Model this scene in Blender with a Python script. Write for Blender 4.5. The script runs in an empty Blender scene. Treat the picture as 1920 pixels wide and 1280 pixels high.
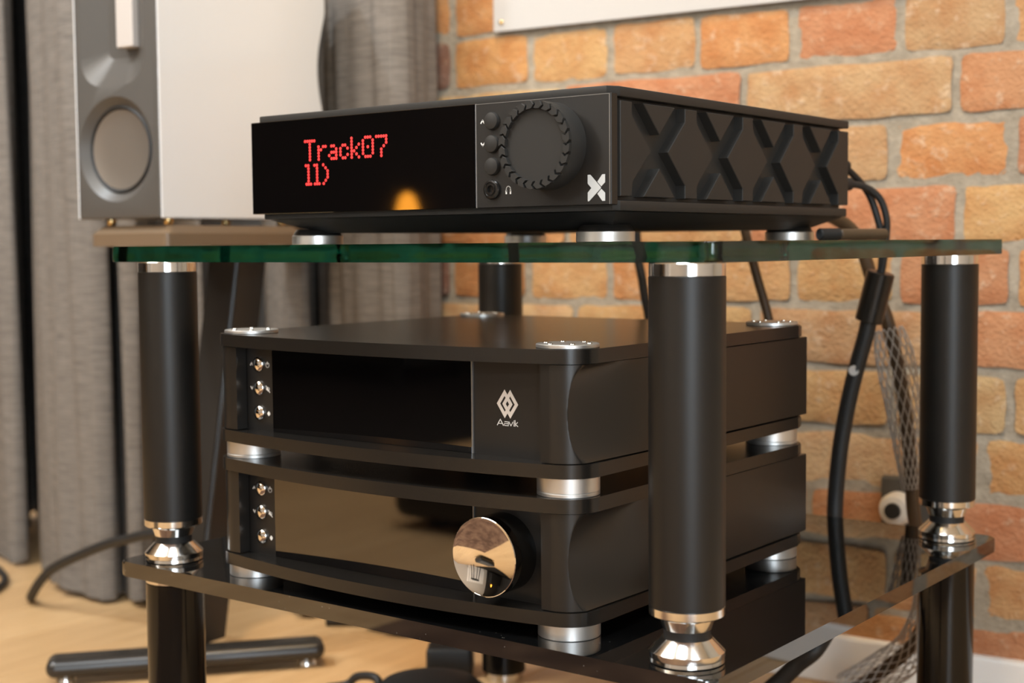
import bpy, bmesh, math, random
from math import sin, cos, pi, radians, sqrt, atan2
from mathutils import Vector, Matrix

random.seed(7)
S = bpy.context.scene
COL = S.collection

# ------------------------------------------------------------------ camera
f_px, pitch, roll, yaw = 2638.9, 0.0688, -0.0084, 0.6523
cam_pos = Vector((0.5519, -0.9457, 0.3268))
fw = Vector((-sin(yaw) * cos(pitch), cos(yaw) * cos(pitch), -sin(pitch)))
rt = Vector((cos(yaw), sin(yaw), 0))
up = rt.cross(fw)
r2 = rt * cos(roll) + up * sin(roll)
u2 = -rt * sin(roll) + up * cos(roll)
cd = bpy.data.cameras.new('camera')
cam = bpy.data.objects.new('camera', cd)
COL.objects.link(cam)
M = Matrix.Identity(4)
for i in range(3):
    M[i][0] = r2[i]; M[i][1] = u2[i]; M[i][2] = -fw[i]; M[i][3] = cam_pos[i]
cam.matrix_world = M
cd.sensor_width = 36.0
cd.sensor_fit = 'HORIZONTAL'
cd.lens = f_px / 1920 * 36
cd.clip_start = 0.02
cd.dof.use_dof = True
cd.dof.focus_distance = 1.23
cd.dof.aperture_fstop = 4.8
S.camera = cam

# ------------------------------------------------------------------ world, exposure
S.view_settings.view_transform = 'Standard'
S.view_settings.look = 'None'
S.view_settings.gamma = 1.0
S.view_settings.use_curve_mapping = False
S.view_settings.exposure = 0.50
W = bpy.data.worlds.new('room_world')
S.world = W
W.use_nodes = True
W.node_tree.nodes['Background'].inputs[0].default_value = (0.9, 0.95, 1.0, 1)
W.node_tree.nodes['Background'].inputs[1].default_value = 0.3

# ------------------------------------------------------------------ large lights
FLOOR_Z, CEIL_Z = -0.271, 2.25
def area(name, loc, target, sx, sy, power, col):
    l = bpy.data.lights.new(name, 'AREA')
    l.shape = 'RECTANGLE'; l.size = sx; l.size_y = sy
    l.energy = power; l.color = col
    o = bpy.data.objects.new(name, l)
    COL.objects.link(o)
    o.location = loc
    o.rotation_euler = (Vector(target) - Vector(loc)).to_track_quat('-Z', 'Y').to_euler()
    return o
def spot(name, loc, target, power, col, ang, blend=0.6, rad=0.05):
    l = bpy.data.lights.new(name, 'SPOT')
    l.energy = power; l.color = col; l.spot_size = radians(ang); l.spot_blend = blend; l.shadow_soft_size = rad
    o = bpy.data.objects.new(name, l)
    COL.objects.link(o)
    o.location = loc
    o.rotation_euler = (Vector(target) - Vector(loc)).to_track_quat('-Z', 'Y').to_euler()
    return o
WARM = (1.0, 0.70, 0.40)
SOFT = (1.0, 0.96, 0.90)
COOL = (0.76, 0.89, 1.0)
NEUT = (0.82, 0.92, 1.0)
area('ceiling_panel_light', (0.0, -0.75, 2.2), (0.0, -0.55, 0), 0.7, 0.7, 22, NEUT)
area('ceiling_panel_light', (1.3, -0.6, 2.2), (1.1, -0.3, 0), 0.6, 0.6, 14, NEUT)
area('window_daylight', (2.52, -2.35, 0.80), (-0.1, 0.0, 0.5), 1.5, 1.5, 58, COOL)
area('ceiling_wash_light', (-1.6, -1.6, 2.2), (-1.6, -1.5, 0), 1.6, 1.6, 50, SOFT)
area('ceiling_fill', (-1.9, -2.9, 1.55), (-1.7, -2.4, 2.3), 0.5, 0.5, 30, SOFT)  # added fill aimed upwards to brighten the ceiling, no lamp stands here
spot('downlight', (-0.42, -0.02, 2.2), (-0.62, 0.80, 0.40), 58, (1.0, 0.64, 0.26), 46, 0.8, 0.06)
spot('downlight', (0.10, -0.35, 2.2), (-0.05, 0.83, 0.2), 7, SOFT, 60, 0.8, 0.08)
spot('downlight', (-1.7, -0.6, 2.2), (-1.5, 0.5, 0.1), 64, (0.80, 0.91, 1.0), 66, 0.8, 0.06)

# ------------------------------------------------------------------ mesh helpers
def finish(bm, name, mat, parent=None, ang=32, base=None, mesh_only=False):
    bmesh.ops.remove_doubles(bm, verts=bm.verts, dist=1e-6)
    bmesh.ops.recalc_face_normals(bm, faces=bm.faces)
    for f in bm.faces: f.smooth = True
    lim = radians(ang)
    for e in bm.edges:
        if len(e.link_faces) == 2:
            a1, a2 = (f.calc_area() for f in e.link_faces)
            e.smooth = e.calc_face_angle(0) < lim and not (max(a1, a2) > 12 * min(a1, a2) and e.calc_face_angle(0) > 0.02 and max(a1, a2) > 1e-4)
        else:
            e.smooth = False
    if base is not None:
        bmesh.ops.translate(bm, verts=bm.verts, vec=-Vector(base))
    me = bpy.data.meshes.new(name)
    bm.to_mesh(me); bm.free()
    if mat is not None: me.materials.append(mat)
    if mesh_only: return me
    o = bpy.data.objects.new(name, me)
    COL.objects.link(o)
    if parent is not None: o.parent = parent
    return o

def wpos(o):
    p = Vector((0, 0, 0))
    while o is not None:
        p += o.location; o = o.parent
    return p

def part(name, bm, mat, parent, ang=32, label=None, kind=None):
    """a part whose mesh was drawn in room coordinates"""
    o = finish(bm, name, mat, parent, ang, base=wpos(parent))
    if label: o['label'] = label
    if kind: o['kind'] = kind
    return o

def tag(o, label, cat, group=None):
    o['label'] = label; o['category'] = cat
    if group: o['group'] = group
    return o

def thing(name, loc, label, cat, group=None):
    o = bpy.data.objects.new(name, None)
    o.empty_display_size = 0.05
    COL.objects.link(o); o.location = loc
    return tag(o, label, cat, group)

def struct(name, bm, mat, parent=None):
    o = finish(bm, name, mat, parent)
    o['kind'] = 'structure'
    return o

def bm_box(bm, x0, x1, y0, y1, z0, z1, bev=0.0, seg=2, mtx=None):
    r = bmesh.ops.create_cube(bm, size=1.0)
    vs = r['verts']
    for v in vs:
        v.co = Vector(((x0 + x1) / 2 + v.co.x * (x1 - x0), (y0 + y1) / 2 + v.co.y * (y1 - y0), (z0 + z1) / 2 + v.co.z * (z1 - z0)))
    out = vs
    if bev > 0:
        es = list({e for v in vs for e in v.link_edges})
        rr = bmesh.ops.bevel(bm, geom=es, offset=bev, segments=seg, affect='EDGES', profile=0.5)
        out = list({v for f in rr['faces'] for v in f.verts} | {v for v in vs if v.is_valid})
    if mtx is not None:
        for v in out: v.co = mtx @ v.co
    return out

def box(x0, x1, y0, y1, z0, z1, bev=0.0, seg=2, mtx=None):
    bm = bmesh.new(); bm_box(bm, x0, x1, y0, y1, z0, z1, bev, seg, mtx); return bm

def bm_lathe(bm, prof, seg=48, mtx=None, cap=True):
    """prof: list of (r, h) from bottom to top, axis z"""
    rings = []
    for r, h in prof:
        if r < 1e-7:
            rings.append([bm.verts.new((0, 0, h))])
        else:
            rings.append([bm.verts.new((r * cos(2 * pi * i / seg), r * sin(2 * pi * i / seg), h)) for i in range(seg)])
    for a, b in zip(rings[:-1], rings[1:]):
        if len(a) == 1 and len(b) == 1: continue
        for i in range(seg):
            j = (i + 1) % seg
            if len(a) == 1: bm.faces.new((a[0], b[i], b[j]))
            elif len(b) == 1: bm.faces.new((a[i], a[j], b[0]))
            else: bm.faces.new((a[i], a[j], b[j], b[i]))
    if cap:
        for r in (rings[0], rings[-1]):
            if len(r) > 2: bm.faces.new(r)
    if mtx is not None:
        for r in rings:
            for v in r: v.co = mtx @ v.co
    return rings

def lathe(prof, loc, seg=48, axis='z', cap=True):
    bm = bmesh.new()
    m = Matrix.Translation(loc)
    if axis == '-y': m = m @ Matrix.Rotation(radians(90), 4, 'X')      # local z -> -y
    bm_lathe(bm, prof, seg, m, cap)
    return bm

def cyl_prof(r, z0, z1, b=0.0006):
    return [(r - b, z0), (r, z0 + b), (r, z1 - b), (r - b, z1)]

def bm_prism(bm, pts, z0, z1, bev=0.0, seg=2, mtx=None):
    """pts: outline in xy, extruded in z"""
    lo = [bm.verts.new((x, y, z0)) for x, y in pts]
    hi = [bm.verts.new((x, y, z1)) for x, y in pts]
    n = len(pts)
    bot = bm.faces.new(list(reversed(lo))); top = bm.faces.new(hi)
    for i in range(n):
        j = (i + 1) % n
        bm.faces.new((lo[i], lo[j], hi[j], hi[i]))
    vs = lo + hi
    if bev > 0:
        es = list(top.edges) + list(bot.edges)
        rr = bmesh.ops.bevel(bm, geom=es, offset=bev, segments=seg, affect='EDGES', profile=0.5)
        vs = list({v for f in rr['faces'] for v in f.verts} | {v for v in vs if v.is_valid})
    if mtx is not None:
        for v in vs: v.co = mtx @ v.co

def prism(pts, z0, z1, bev=0.0, seg=2, mtx=None):
    bm = bmesh.new(); bm_prism(bm, pts, z0, z1, bev, seg, mtx); return bm

def smooth_path(pts, n=8):
    P = [Vector(p) for p in pts]
    if len(P) < 3: return P
    out = []
    for i in range(len(P) - 1):
        p0 = P[max(i - 1, 0)]; p1 = P[i]; p2 = P[i + 1]; p3 = P[min(i + 2, len(P) - 1)]
        for k in range(n):
            t = k / n
            out.append(0.5 * ((2 * p1) + (p2 - p0) * t + (2 * p0 - 5 * p1 + 4 * p2 - p3) * t * t + (3 * p1 - p0 - 3 * p2 + p3) * t ** 3))
    out.append(P[-1])
    return out

def bm_tube(bm, path, r, seg=12, cap=True):
    """r: number or function of 0..1"""
    rf = r if callable(r) else (lambda t: r)
    n = len(path)
    T = [(path[min(i + 1, n - 1)] - path[max(i - 1, 0)]).normalized() for i in range(n)]
    N = T[0].orthogonal().normalized()
    rings = []
    for i in range(n):
        N = (N - T[i] * N.dot(T[i])).normalized()
        B = T[i].cross(N)
        rr = rf(i / (n - 1))
        rings.append([bm.verts.new(path[i] + (N * cos(2 * pi * k / seg) + B * sin(2 * pi * k / seg)) * rr) for k in range(seg)])
    for a, b in zip(rings[:-1], rings[1:]):
        for k in range(seg):
            j = (k + 1) % seg
            bm.faces.new((a[k], a[j], b[j], b[k]))
    if cap:
        bm.faces.new(list(reversed(rings[0]))); bm.faces.new(rings[-1])

def tube(pts, r, seg=12, n=8):
    bm = bmesh.new(); bm_tube(bm, smooth_path(pts, n), r, seg); return bm

def boolean(bm, cutters):
    me = bpy.data.meshes.new('tmp'); bm.to_mesh(me); bm.free()
    o = bpy.data.objects.new('tmp', me); COL.objects.link(o)
    cs = []
    for c in cutters:
        bmesh.ops.recalc_face_normals(c, faces=c.faces)
        m2 = bpy.data.meshes.new('tmpc'); c.to_mesh(m2); c.free()
        oc = bpy.data.objects.new('tmpc', m2); COL.objects.link(oc); cs.append(oc)
        md = o.modifiers.new('b', 'BOOLEAN'); md.operation = 'DIFFERENCE'; md.object = oc; md.solver = 'EXACT'
    dg = bpy.context.evaluated_depsgraph_get(); dg.update()
    out = bmesh.new(); out.from_mesh(o.evaluated_get(dg).to_mesh())
    for q in [o] + cs:
        d = q.data; bpy.data.objects.remove(q); bpy.data.meshes.remove(d)
    return out

# ------------------------------------------------------------------ materials
def mat(name, col, rough=0.5, metal=0.0, spec=0.5, ior=1.5, **kw):
    m = bpy.data.materials.new(name); m.use_nodes = True
    b = m.node_tree.nodes['Principled BSDF']
    b.inputs['Base Color'].default_value = (*col, 1)
    b.inputs['Roughness'].default_value = rough
    b.inputs['Metallic'].default_value = metal
    b.inputs['IOR'].default_value = ior
    b.inputs['Specular IOR Level'].default_value = spec
    for k, v in kw.items():
        b.inputs[k.replace('_', ' ')].default_value = v
    return m
def nodes(m): return m.node_tree.nodes, m.node_tree.links, m.node_tree.nodes['Principled BSDF']
def noise(nt, scale, detail=4, rough=0.55, coord='Object', stretch=None):
    n = nt.nodes.new('ShaderNodeTexNoise'); n.inputs['Scale'].default_value = scale
    n.inputs['Detail'].default_value = detail; n.inputs['Roughness'].default_value = rough
    c = nt.nodes.new('ShaderNodeTexCoord')
    if stretch:
        mp = nt.nodes.new('ShaderNodeMapping'); mp.inputs['Scale'].default_value = stretch
        nt.links.new(c.outputs[coord], mp.inputs[0]); nt.links.new(mp.outputs[0], n.inputs['Vector'])
    else:
        nt.links.new(c.outputs[coord], n.inputs['Vector'])
    return n
def ramp(nt, src, stops):
    r = nt.nodes.new('ShaderNodeValToRGB')
    while len(r.color_ramp.elements) < len(stops): r.color_ramp.elements.new(0.5)
    for e, (p, c) in zip(r.color_ramp.elements, stops):
        e.position = p; e.color = (*c, 1)
    nt.links.new(src, r.inputs[0])
    return r
def bump(m, src, strength, dist=0.001):
    nt = m.node_tree
    b = nt.nodes.new('ShaderNodeBump'); b.inputs['Strength'].default_value = strength; b.inputs['Distance'].default_value = dist
    nt.links.new(src, b.inputs['Height']); nt.links.new(b.outputs[0], nt.nodes['Principled BSDF'].inputs['Normal'])

black_satin = mat('black_anodised', (0.012, 0.0105, 0.009), 0.30)
_n = noise(black_satin.node_tree, 900, 2); bump(black_satin, _n.outputs[0], 0.04, 0.0002)
black_plate = mat('black_plate', (0.011, 0.0095, 0.008), 0.24)
black_matte = mat('black_powder_coat', (0.028, 0.0262, 0.0238), 0.50, spec=0.28)
_n = noise(black_matte.node_tree, 2500, 2); bump(black_matte, _n.outputs[0], 0.12, 0.0002)
black_deep = mat('black_recess', (0.006, 0.006, 0.006), 0.6)
screen = mat('display_glass', (0.0025, 0.002, 0.002), 0.03, ior=2.0)
panel_grey = mat('front_panel_matte', (0.0115, 0.0100, 0.0085), 0.42)
silver = mat('satin_aluminium', (0.74, 0.73, 0.71), 0.42, 1.0)
chrome = mat('chrome', (0.83, 0.80, 0.76), 0.04, 1.0)
polished = mat('polished_aluminium', (0.80, 0.78, 0.75), 0.14, 1.0)
line_grey = mat('bevel_line_grey', (0.30, 0.28, 0.26), 0.35, 0.6)
print_white = mat('white_print', (0.80, 0.78, 0.74), 0.5)
logo_white = mat('logo_print', (0.66, 0.60, 0.54), 0.5)
rubber = mat('black_rubber', (0.012, 0.012, 0.012), 0.55)
cable_black = mat('cable_black', (0.016, 0.015, 0.014), 0.5)
_n = noise(cable_black.node_tree, 700, 2); bump(cable_black, _n.outputs[0], 0.5, 0.0006)
cable_brown = mat('cable_brown', (0.075, 0.045, 0.022), 0.45)
post_black = mat('post_black', (0.007, 0.0062, 0.0052), 0.42)
post_gloss = mat('post_gloss_black', (0.006, 0.005, 0.004), 0.12, ior=1.4)
red_led = bpy.data.materials.new('red_led'); red_led.use_nodes = True
_b = red_led.node_tree.nodes['Principled BSDF']
_b.inputs['Base Color'].default_value = (0.3, 0.01, 0.01, 1)
_b.inputs['Emission Color'].default_value = (1.0, 0.040, 0.036, 1); _b.inputs['Emission Strength'].default_value = 1.05

def glass_mat(name, absorb, density):
    m = bpy.data.materials.new(name); m.use_nodes = True
    nt = m.node_tree; b = nt.nodes['Principled BSDF']
    b.inputs['Base Color'].default_value = (1, 1, 1, 1); b.inputs['Roughness'].default_value = 0.0
    b.inputs['IOR'].default_value = 1.5; b.inputs['Transmission Weight'].default_value = 1.0
    v = nt.nodes.new('ShaderNodeVolumeAbsorption')
    v.inputs['Color'].default_value = (*absorb, 1); v.inputs['Density'].default_value = density
    nt.links.new(v.outputs[0], nt.nodes['Material Output'].inputs['Volume'])
    return m
clear_glass = glass_mat('clear_green_glass', (0.10, 0.53, 0.45), 6.2)

black_glass = mat('black_glass', (0.004, 0.004, 0.004), 0.025, ior=2.05)
def _dust():
    nt = black_glass.node_tree; b = nt.nodes['Principled BSDF']
    v = nt.nodes.new('ShaderNodeTexVoronoi'); v.inputs['Scale'].default_value = 130; v.feature = 'F1'
    c = nt.nodes.new('ShaderNodeTexCoord'); nt.links.new(c.outputs['Object'], v.inputs['Vector'])
    n = noise(nt, 14, 3)
    r1 = ramp(nt, v.outputs['Distance'], [(0.05, (1, 1, 1)), (0.085, (0, 0, 0))])
    r2_ = ramp(nt, n.outputs[0], [(0.50, (0, 0, 0)), (0.62, (1, 1, 1))])
    mx = nt.nodes.new('ShaderNodeMath'); mx.operation = 'MULTIPLY'
    nt.links.new(r1.outputs[0], mx.inputs[0]); nt.links.new(r2_.outputs[0], mx.inputs[1])
    mc = nt.nodes.new('ShaderNodeMix'); mc.data_type = 'RGBA'
    mc.inputs[6].default_value = (0.004, 0.004, 0.004, 1); mc.inputs[7].default_value = (0.20, 0.19, 0.17, 1)
    nt.links.new(mx.outputs[0], mc.inputs[0]); nt.links.new(mc.outputs[2], b.inputs['Base Color'])
_dust()

# bricks: each brick's own tint comes from its object colour
brick_mat = mat('clay_brick', (0.5, 0.3, 0.15), 0.85, spec=0.25)
def _brick():
    nt = brick_mat.node_tree; b = nt.nodes['Principled BSDF']; L = nt.links
    oi = nt.nodes.new('ShaderNodeObjectInfo')
    n1 = noise(nt, 22, 5, 0.6); n2 = noise(nt, 60, 5, 0.65); n3 = noise(nt, 220, 3)
    geo = nt.nodes.new('ShaderNodeNewGeometry')
    # shift the noise per brick
    for n in (n1, n2, n3):
        tc = geo.outputs['Position']
        ad = nt.nodes.new('ShaderNodeVectorMath'); ad.operation = 'ADD'
        cb = nt.nodes.new('ShaderNodeCombineXYZ'); ml = nt.nodes.new('ShaderNodeMath'); ml.operation = 'MULTIPLY'; ml.inputs[1].default_value = 37.0
        L.new(oi.outputs['Random'], ml.inputs[0]); L.new(ml.outputs[0], cb.inputs[0]); L.new(ml.outputs[0], cb.inputs[2])
        L.new(tc, ad.inputs[0]); L.new(cb.outputs[0], ad.inputs[1]); L.new(ad.outputs[0], n.inputs['Vector'])
    warm = nt.nodes.new('ShaderNodeMix'); warm.data_type = 'RGBA'; warm.blend_type = 'MULTIPLY'
    r1 = ramp(nt, n1.outputs[0], [(0.32, (0.86, 0.62, 0.46)), (0.62, (1.06, 1.06, 1.02))])
    warm.inputs[0].default_value = 0.75
    L.new(oi.outputs['Color'], warm.inputs[6]); L.new(r1.outputs[0], warm.inputs[7])
    pale = nt.nodes.new('ShaderNodeMix'); pale.data_type = 'RGBA'
    r2_ = ramp(nt, n2.outputs[0], [(0.56, (0, 0, 0)), (0.72, (0.65, 0.65, 0.65))])
    pale.inputs[7].default_value = (0.62, 0.47, 0.33, 1)
    L.new(r2_.outputs[0], pale.inputs[0]); L.new(warm.outputs[2], pale.inputs[6])
    L.new(pale.outputs[2], b.inputs['Base Color'])
    ad = nt.nodes.new('ShaderNodeMath'); ad.operation = 'ADD'
    L.new(n2.outputs[0], ad.inputs[0]); L.new(n3.outputs[0], ad.inputs[1])
    bump(brick_mat, ad.outputs[0], 0.7, 0.004)
_brick()
mortar = mat('lime_mortar', (0.40, 0.33, 0.25), 0.95, spec=0.15)
_n = noise(mortar.node_tree, 45, 5, 0.65)
_r = ramp(mortar.node_tree, _n.outputs[0], [(0.3, (0.27, 0.23, 0.175)), (0.7, (0.40, 0.345, 0.27))])
mortar.node_tree.links.new(_r.outputs[0], mortar.node_tree.nodes['Principled BSDF'].inputs['Base Color'])
bump(mortar, _n.outputs[0], 0.8, 0.006)

plaster = mat('plaster_wall', (0.55, 0.52, 0.48), 0.8)
plaster_dark = mat('dark_painted_wall', (0.030, 0.026, 0.022), 0.7)
ceiling_m = mat('pine_ceiling', (0.72, 0.61, 0.46), 0.7)
white_paint = mat('white_gloss_paint', (0.88, 0.87, 0.85), 0.4)
wood = mat('oak_floor', (0.6, 0.4, 0.2), 0.38)
def _wood():
    nt = wood.node_tree; L = nt.links; b = nt.nodes['Principled BSDF']
    n = noise(nt, 5, 5, 0.6, stretch=(9, 0.7, 1)); oi = nt.nodes.new('ShaderNodeObjectInfo')
    r = ramp(nt, n.outputs[0], [(0.25, (0.55, 0.335, 0.155)), (0.75, (0.72, 0.475, 0.24))])
    mx = nt.nodes.new('ShaderNodeMix'); mx.data_type = 'RGBA'; mx.blend_type = 'MULTIPLY'; mx.inputs[0].default_value = 1
    r3 = ramp(nt, oi.outputs['Random'], [(0, (0.90, 0.88, 0.86)), (1, (1.0, 1.0, 1.0))])
    L.new(r.outputs[0], mx.inputs[6]); L.new(r3.outputs[0], mx.inputs[7]); L.new(mx.outputs[2], b.inputs['Base Color'])
_wood()
curtain_m = mat('grey_curtain_weave', (0.25, 0.22, 0.195), 0.9, spec=0.2)
def _cur():
    nt = curtain_m.node_tree; L = nt.links; b = nt.nodes['Principled BSDF']
    n = noise(nt, 60, 4, 0.7, stretch=(0.35, 0.35, 6)); n2 = noise(nt, 90, 4, 0.7, stretch=(5, 5, 0.4))
    r = ramp(nt, n.outputs[0], [(0.3, (0.155, 0.138, 0.122)), (0.7, (0.30, 0.268, 0.235))])
    mx = nt.nodes.new('ShaderNodeMix'); mx.data_type = 'RGBA'; mx.blend_type = 'MULTIPLY'; mx.inputs[0].default_value = 0.35
    L.new(r.outputs[0], mx.inputs[6]); L.new(n2.outputs[0], mx.inputs[7]); L.new(mx.outputs[2], b.inputs['Base Color'])
    bump(curtain_m, n.outputs[0], 0.4, 0.002)
_cur()
spk_black = mat('speaker_satin_black', (0.085, 0.078, 0.070), 0.42)
spk_white = mat('speaker_gloss_white', (0.80, 0.78, 0.75), 0.16)
cone_m = mat('woofer_cone_metal', (0.30, 0.26, 0.22), 0.38, 0.7)
ribbon_m = mat('ribbon_foil', (0.62, 0.57, 0.53), 0.45, 0.3)
stand_m = mat('stand_gloss_black', (0.026, 0.023, 0.020), 0.27)
brass = mat('brass_spike', (0.85, 0.62, 0.30), 0.18, 1.0)
poster_m = mat('white_poster', (0.50, 0.49, 0.48), 0.55)
mesh_grey = mat('sleeve_mesh_grey', (0.50, 0.46, 0.42), 0.5)
white_plastic = mat('white_plastic', (0.70, 0.67, 0.62), 0.4)
socket_m = mat('socket_dark', (0.07, 0.062, 0.052), 0.45)
rug_m = mat('dark_rug', (0.010, 0.009, 0.008), 0.95, spec=0.1)

# ================================================================== ROOM
XW0, XW1, YW0 = -5.4, 2.6, -4.3
YB = 1.05
# floor: boards along the room
bm = bmesh.new(); bm_box(bm, XW0, XW1, YW0, YB, FLOOR_Z - 0.06, FLOOR_Z - 0.012)
floor = struct('floor', bm, black_deep)
PW, PL = 0.150, 1.35
plank_me = finish(box(-PW / 2 + 0.0006, PW / 2 - 0.0006, -PL / 2 + 0.0006, PL / 2 - 0.0006, -0.012, 0, 0.0012, 1), 'plank', wood, mesh_only=True)
nx = int((XW1 - XW0) / PW)
for i in range(nx):
    off = (i * 0.47) % 1.0 * PL
    y = YW0 - PL + off + PL / 2
    while y - PL / 2 < YB:
        if y + PL / 2 > YW0 + 0.1 and y + PL / 2 < YB + PL * 0.98:
            o = bpy.data.objects.new('plank', plank_me)
            COL.objects.link(o); o.parent = floor
            yy0, yy1 = max(y - PL / 2, YW0), min(y + PL / 2, YB)
            o.location = (XW0 + (i + 0.5) * PW, (yy0 + yy1) / 2, FLOOR_Z)
            o.scale = (1, (yy1 - yy0) / PL, 1)
        y += PL

struct('ceiling', box(XW0, XW1, YW0, YB, CEIL_Z, CEIL_Z + 0.05), ceiling_m)
struct('wall_left', box(XW0 - 0.08, XW0, YW0, YB, FLOOR_Z - 0.02, CEIL_Z), plaster_dark)
struct('wall_right', box(XW1, XW1 + 0.08, YW0, YB, FLOOR_Z - 0.02, CEIL_Z), plaster)
struct('wall_front', box(XW0, XW1, YW0 - 0.08, YW0, FLOOR_Z - 0.02, CEIL_Z), plaster)

# brick wall, turned 4.5 degrees
WA = radians(-4.5)
wall_m = Matrix.Translation((0, 0.8338, 0)) @ Matrix.Rotation(-WA, 4, 'Z')     # local x along the wall, local -y to the room
bm = bmesh.new(); bm_box(bm, -1.27, 2.7, 0.0036, 0.30, FLOOR_Z - 0.02, CEIL_Z, mtx=wall_m)
wall = struct('wall_back', bm, mortar)

struct('wall_rear', box(XW0, -1.1, 1.0, 1.08, FLOOR_Z - 0.02, CEIL_Z), plaster)

def brick_mesh(seed, asp):
    """unit brick: x -.5..+.5, z -.5..+.5 on the face, depth in metres; uneven hand-made face and edges"""
    rnd = random.Random(seed)
    nx_, nz_ = (17, 7) if asp > 2 else (11, 7)
    bm = bmesh.new()
    hx, hz = asp / 2, 0.5                       # work in brick heights, scale back at the end
    ph = [rnd.uniform(0, 6.28) for _ in range(8)]
    def wob(u, k): return 0.55 * sin(u * 2.1 + ph[k]) + 0.30 * sin(u * 4.3 + ph[(k + 3) % 8]) + 0.10 * sin(u * 8.1 + ph[(k + 5) % 8])
    cr = rnd.uniform(0.08, 0.16)
    grid = []
    for j in range(nz_):
        row = []
        for i in range(nx_):
            a = -1 + 2 * i / (nx_ - 1); c = -1 + 2 * j / (nz_ - 1)
            a = math.copysign(abs(a) ** 0.75, a); c = math.copysign(abs(c) ** 0.75, c)
            x, z = a * hx, c * hz
            # round the corners
            dx, dz = abs(x) - (hx - cr), abs(z) - (hz - cr)
            if dx > 0 and dz > 0:
                l = sqrt(dx * dx + dz * dz); m_ = max(dx, dz)
                if l > 0: x = math.copysign(hx - cr + dx * m_ / l, x); z = math.copysign(hz - cr + dz * m_ / l, z)
            edge = max((abs(x) - (hx - 0.07)) / 0.07, (abs(z) - (hz - 0.07)) / 0.07, 0)
            y = rnd.uniform(-0.0007, 0.0007) + 0.0008 * wob(x * 1.5 + z * 2, 1) + 0.0018 * edge * edge
            z += 0.028 * wob(x * 1.6, 0 if z > 0 else 2) * abs(c) - 0.01 * (c > 0.9)
            x += 0.022 * wob(z * 3, 4 if x > 0 else 6) * abs(a)
            row.append(bm.verts.new((x / asp, y, z)))
        grid.append(row)
    for j in range(nz_ - 1):
        for i in range(nx_ - 1):
            bm.faces.new((grid[j][i], grid[j][i + 1], grid[j + 1][i + 1], grid[j + 1][i]))
    be = [e for e in bm.edges if e.is_boundary]
    ex = bmesh.ops.extrude_edge_only(bm, edges=be)
    for v in [g for g in ex['geom'] if isinstance(g, bmesh.types.BMVert)]:
        v.co.y = 0.010; v.co.x *= 0.992; v.co.z *= 0.97
    return finish(bm, 'brick', brick_mat, ang=60, mesh_only=True)
HEAD = [brick_mesh(100 + k, 1.8) for k in range(6)]
STRE = [brick_mesh(200 + k, 3.6) for k in range(6)]
PITCH, Z0 = 0.08114, 0.64683
TAN = (0.50, 0.30, 0.145); ORG = (0.50, 0.262, 0.113); RED = (0.47, 0.228, 0.122); PAL = (0.53, 0.37, 0.205); BUF = (0.46, 0.302, 0.162); SHD = (0.24, 0.14, 0.11)  # last tint: the curtain's shadow put into the colour of bricks beside it
HJ = [-1.157, -1.015, -0.873, -0.729, -0.592, -0.450, -0.309, -0.164, -0.024, 0.118, 0.262, 0.404]
def hj(d): return [x + d for x in HJ]
SJ = [-1.25, -0.962, -0.672, -0.382, -0.0918, 0.198, 0.488]
def sj(d): return [x + d for x in SJ]
courses = {   # k: course lies between joint k-1 and joint k (counted down from the poster's lower edge)
    -4: (hj(-0.01), 'mix'), -3: (sj(0.0), 'mix'), -2: (hj(0.012), 'mix'), -1: (sj(0.07), 'mix'),
    0: ([-1.15, -1.01, -0.869, -0.72, -0.60, -0.46, -0.3127, -0.1654, -0.0285, 0.11, 0.25, 0.39], [ORG] * 3 + [ORG, ORG, TAN, RED, RED, TAN, PAL, ORG, ORG]),
    1: ([-1.157, -1.01, -0.8725, -0.729, -0.5917, -0.4512, -0.3094, -0.164, -0.0276, 0.11, 0.25, 0.39], [SHD, SHD, ORG, TAN, TAN, ORG, RED, BUF, TAN, ORG, TAN]),
    2: (sj(0.0), [SHD, PAL, RED, BUF, RED, ORG]),
    3: ([-1.16, -1.02, -0.88, -0.737, -0.595, -0.452, -0.312, -0.1733, -0.0214, 0.12, 0.26, 0.40], [SHD, SHD, ORG, TAN, ORG, TAN, BUF, ORG, RED, TAN, ORG]),
    4: (sj(0.0072), [SHD, ORG, TAN, RED, TAN, TAN]),
    5: ([-1.16, -1.01, -0.8752, -0.7339, -0.593, -0.4486, -0.307, -0.1653, -0.0176, 0.13, 0.27, 0.41], [SHD, SHD, ORG, TAN, ORG, TAN, TAN, RED, ORG, TAN, RED]),
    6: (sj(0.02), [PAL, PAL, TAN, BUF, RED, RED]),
    7: ([-1.16, -1.02, -0.875, -0.73, -0.595, -0.45, -0.318, -0.1707, -0.0191, 0.12, 0.26, 0.40], [SHD, TAN, ORG, TAN, ORG, BUF, TAN, BUF, TAN, ORG, TAN]),
    8: ([-1.2, -0.92, -0.63, -0.345, -0.0536, 0.235, 0.52], [TAN, ORG, TAN, PAL, TAN, ORG]),
    9: ([-1.16, -1.0, -0.86, -0.71, -0.565, -0.424, -0.2838, -0.135, 0.010, 0.155, 0.30, 0.44], [TAN, ORG, TAN, RED, TAN, RED, RED, RED, RED, TAN, ORG]),
    10: ([-1.2, -0.92, -0.63, -0.345, -0.0534, 0.235, 0.52], [RED, ORG, TAN, TAN, TAN, ORG]),
    11: ([-1.16, -1.0, -0.86, -0.71, -0.565, -0.424, -0.265, -0.12, 0.02, 0.155, 0.30, 0.44], [RED, ORG, ORG, TAN, RED, ORG, ORG, RED, RED, TAN, ORG]),
}
rnd = random.Random(5)
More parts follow.
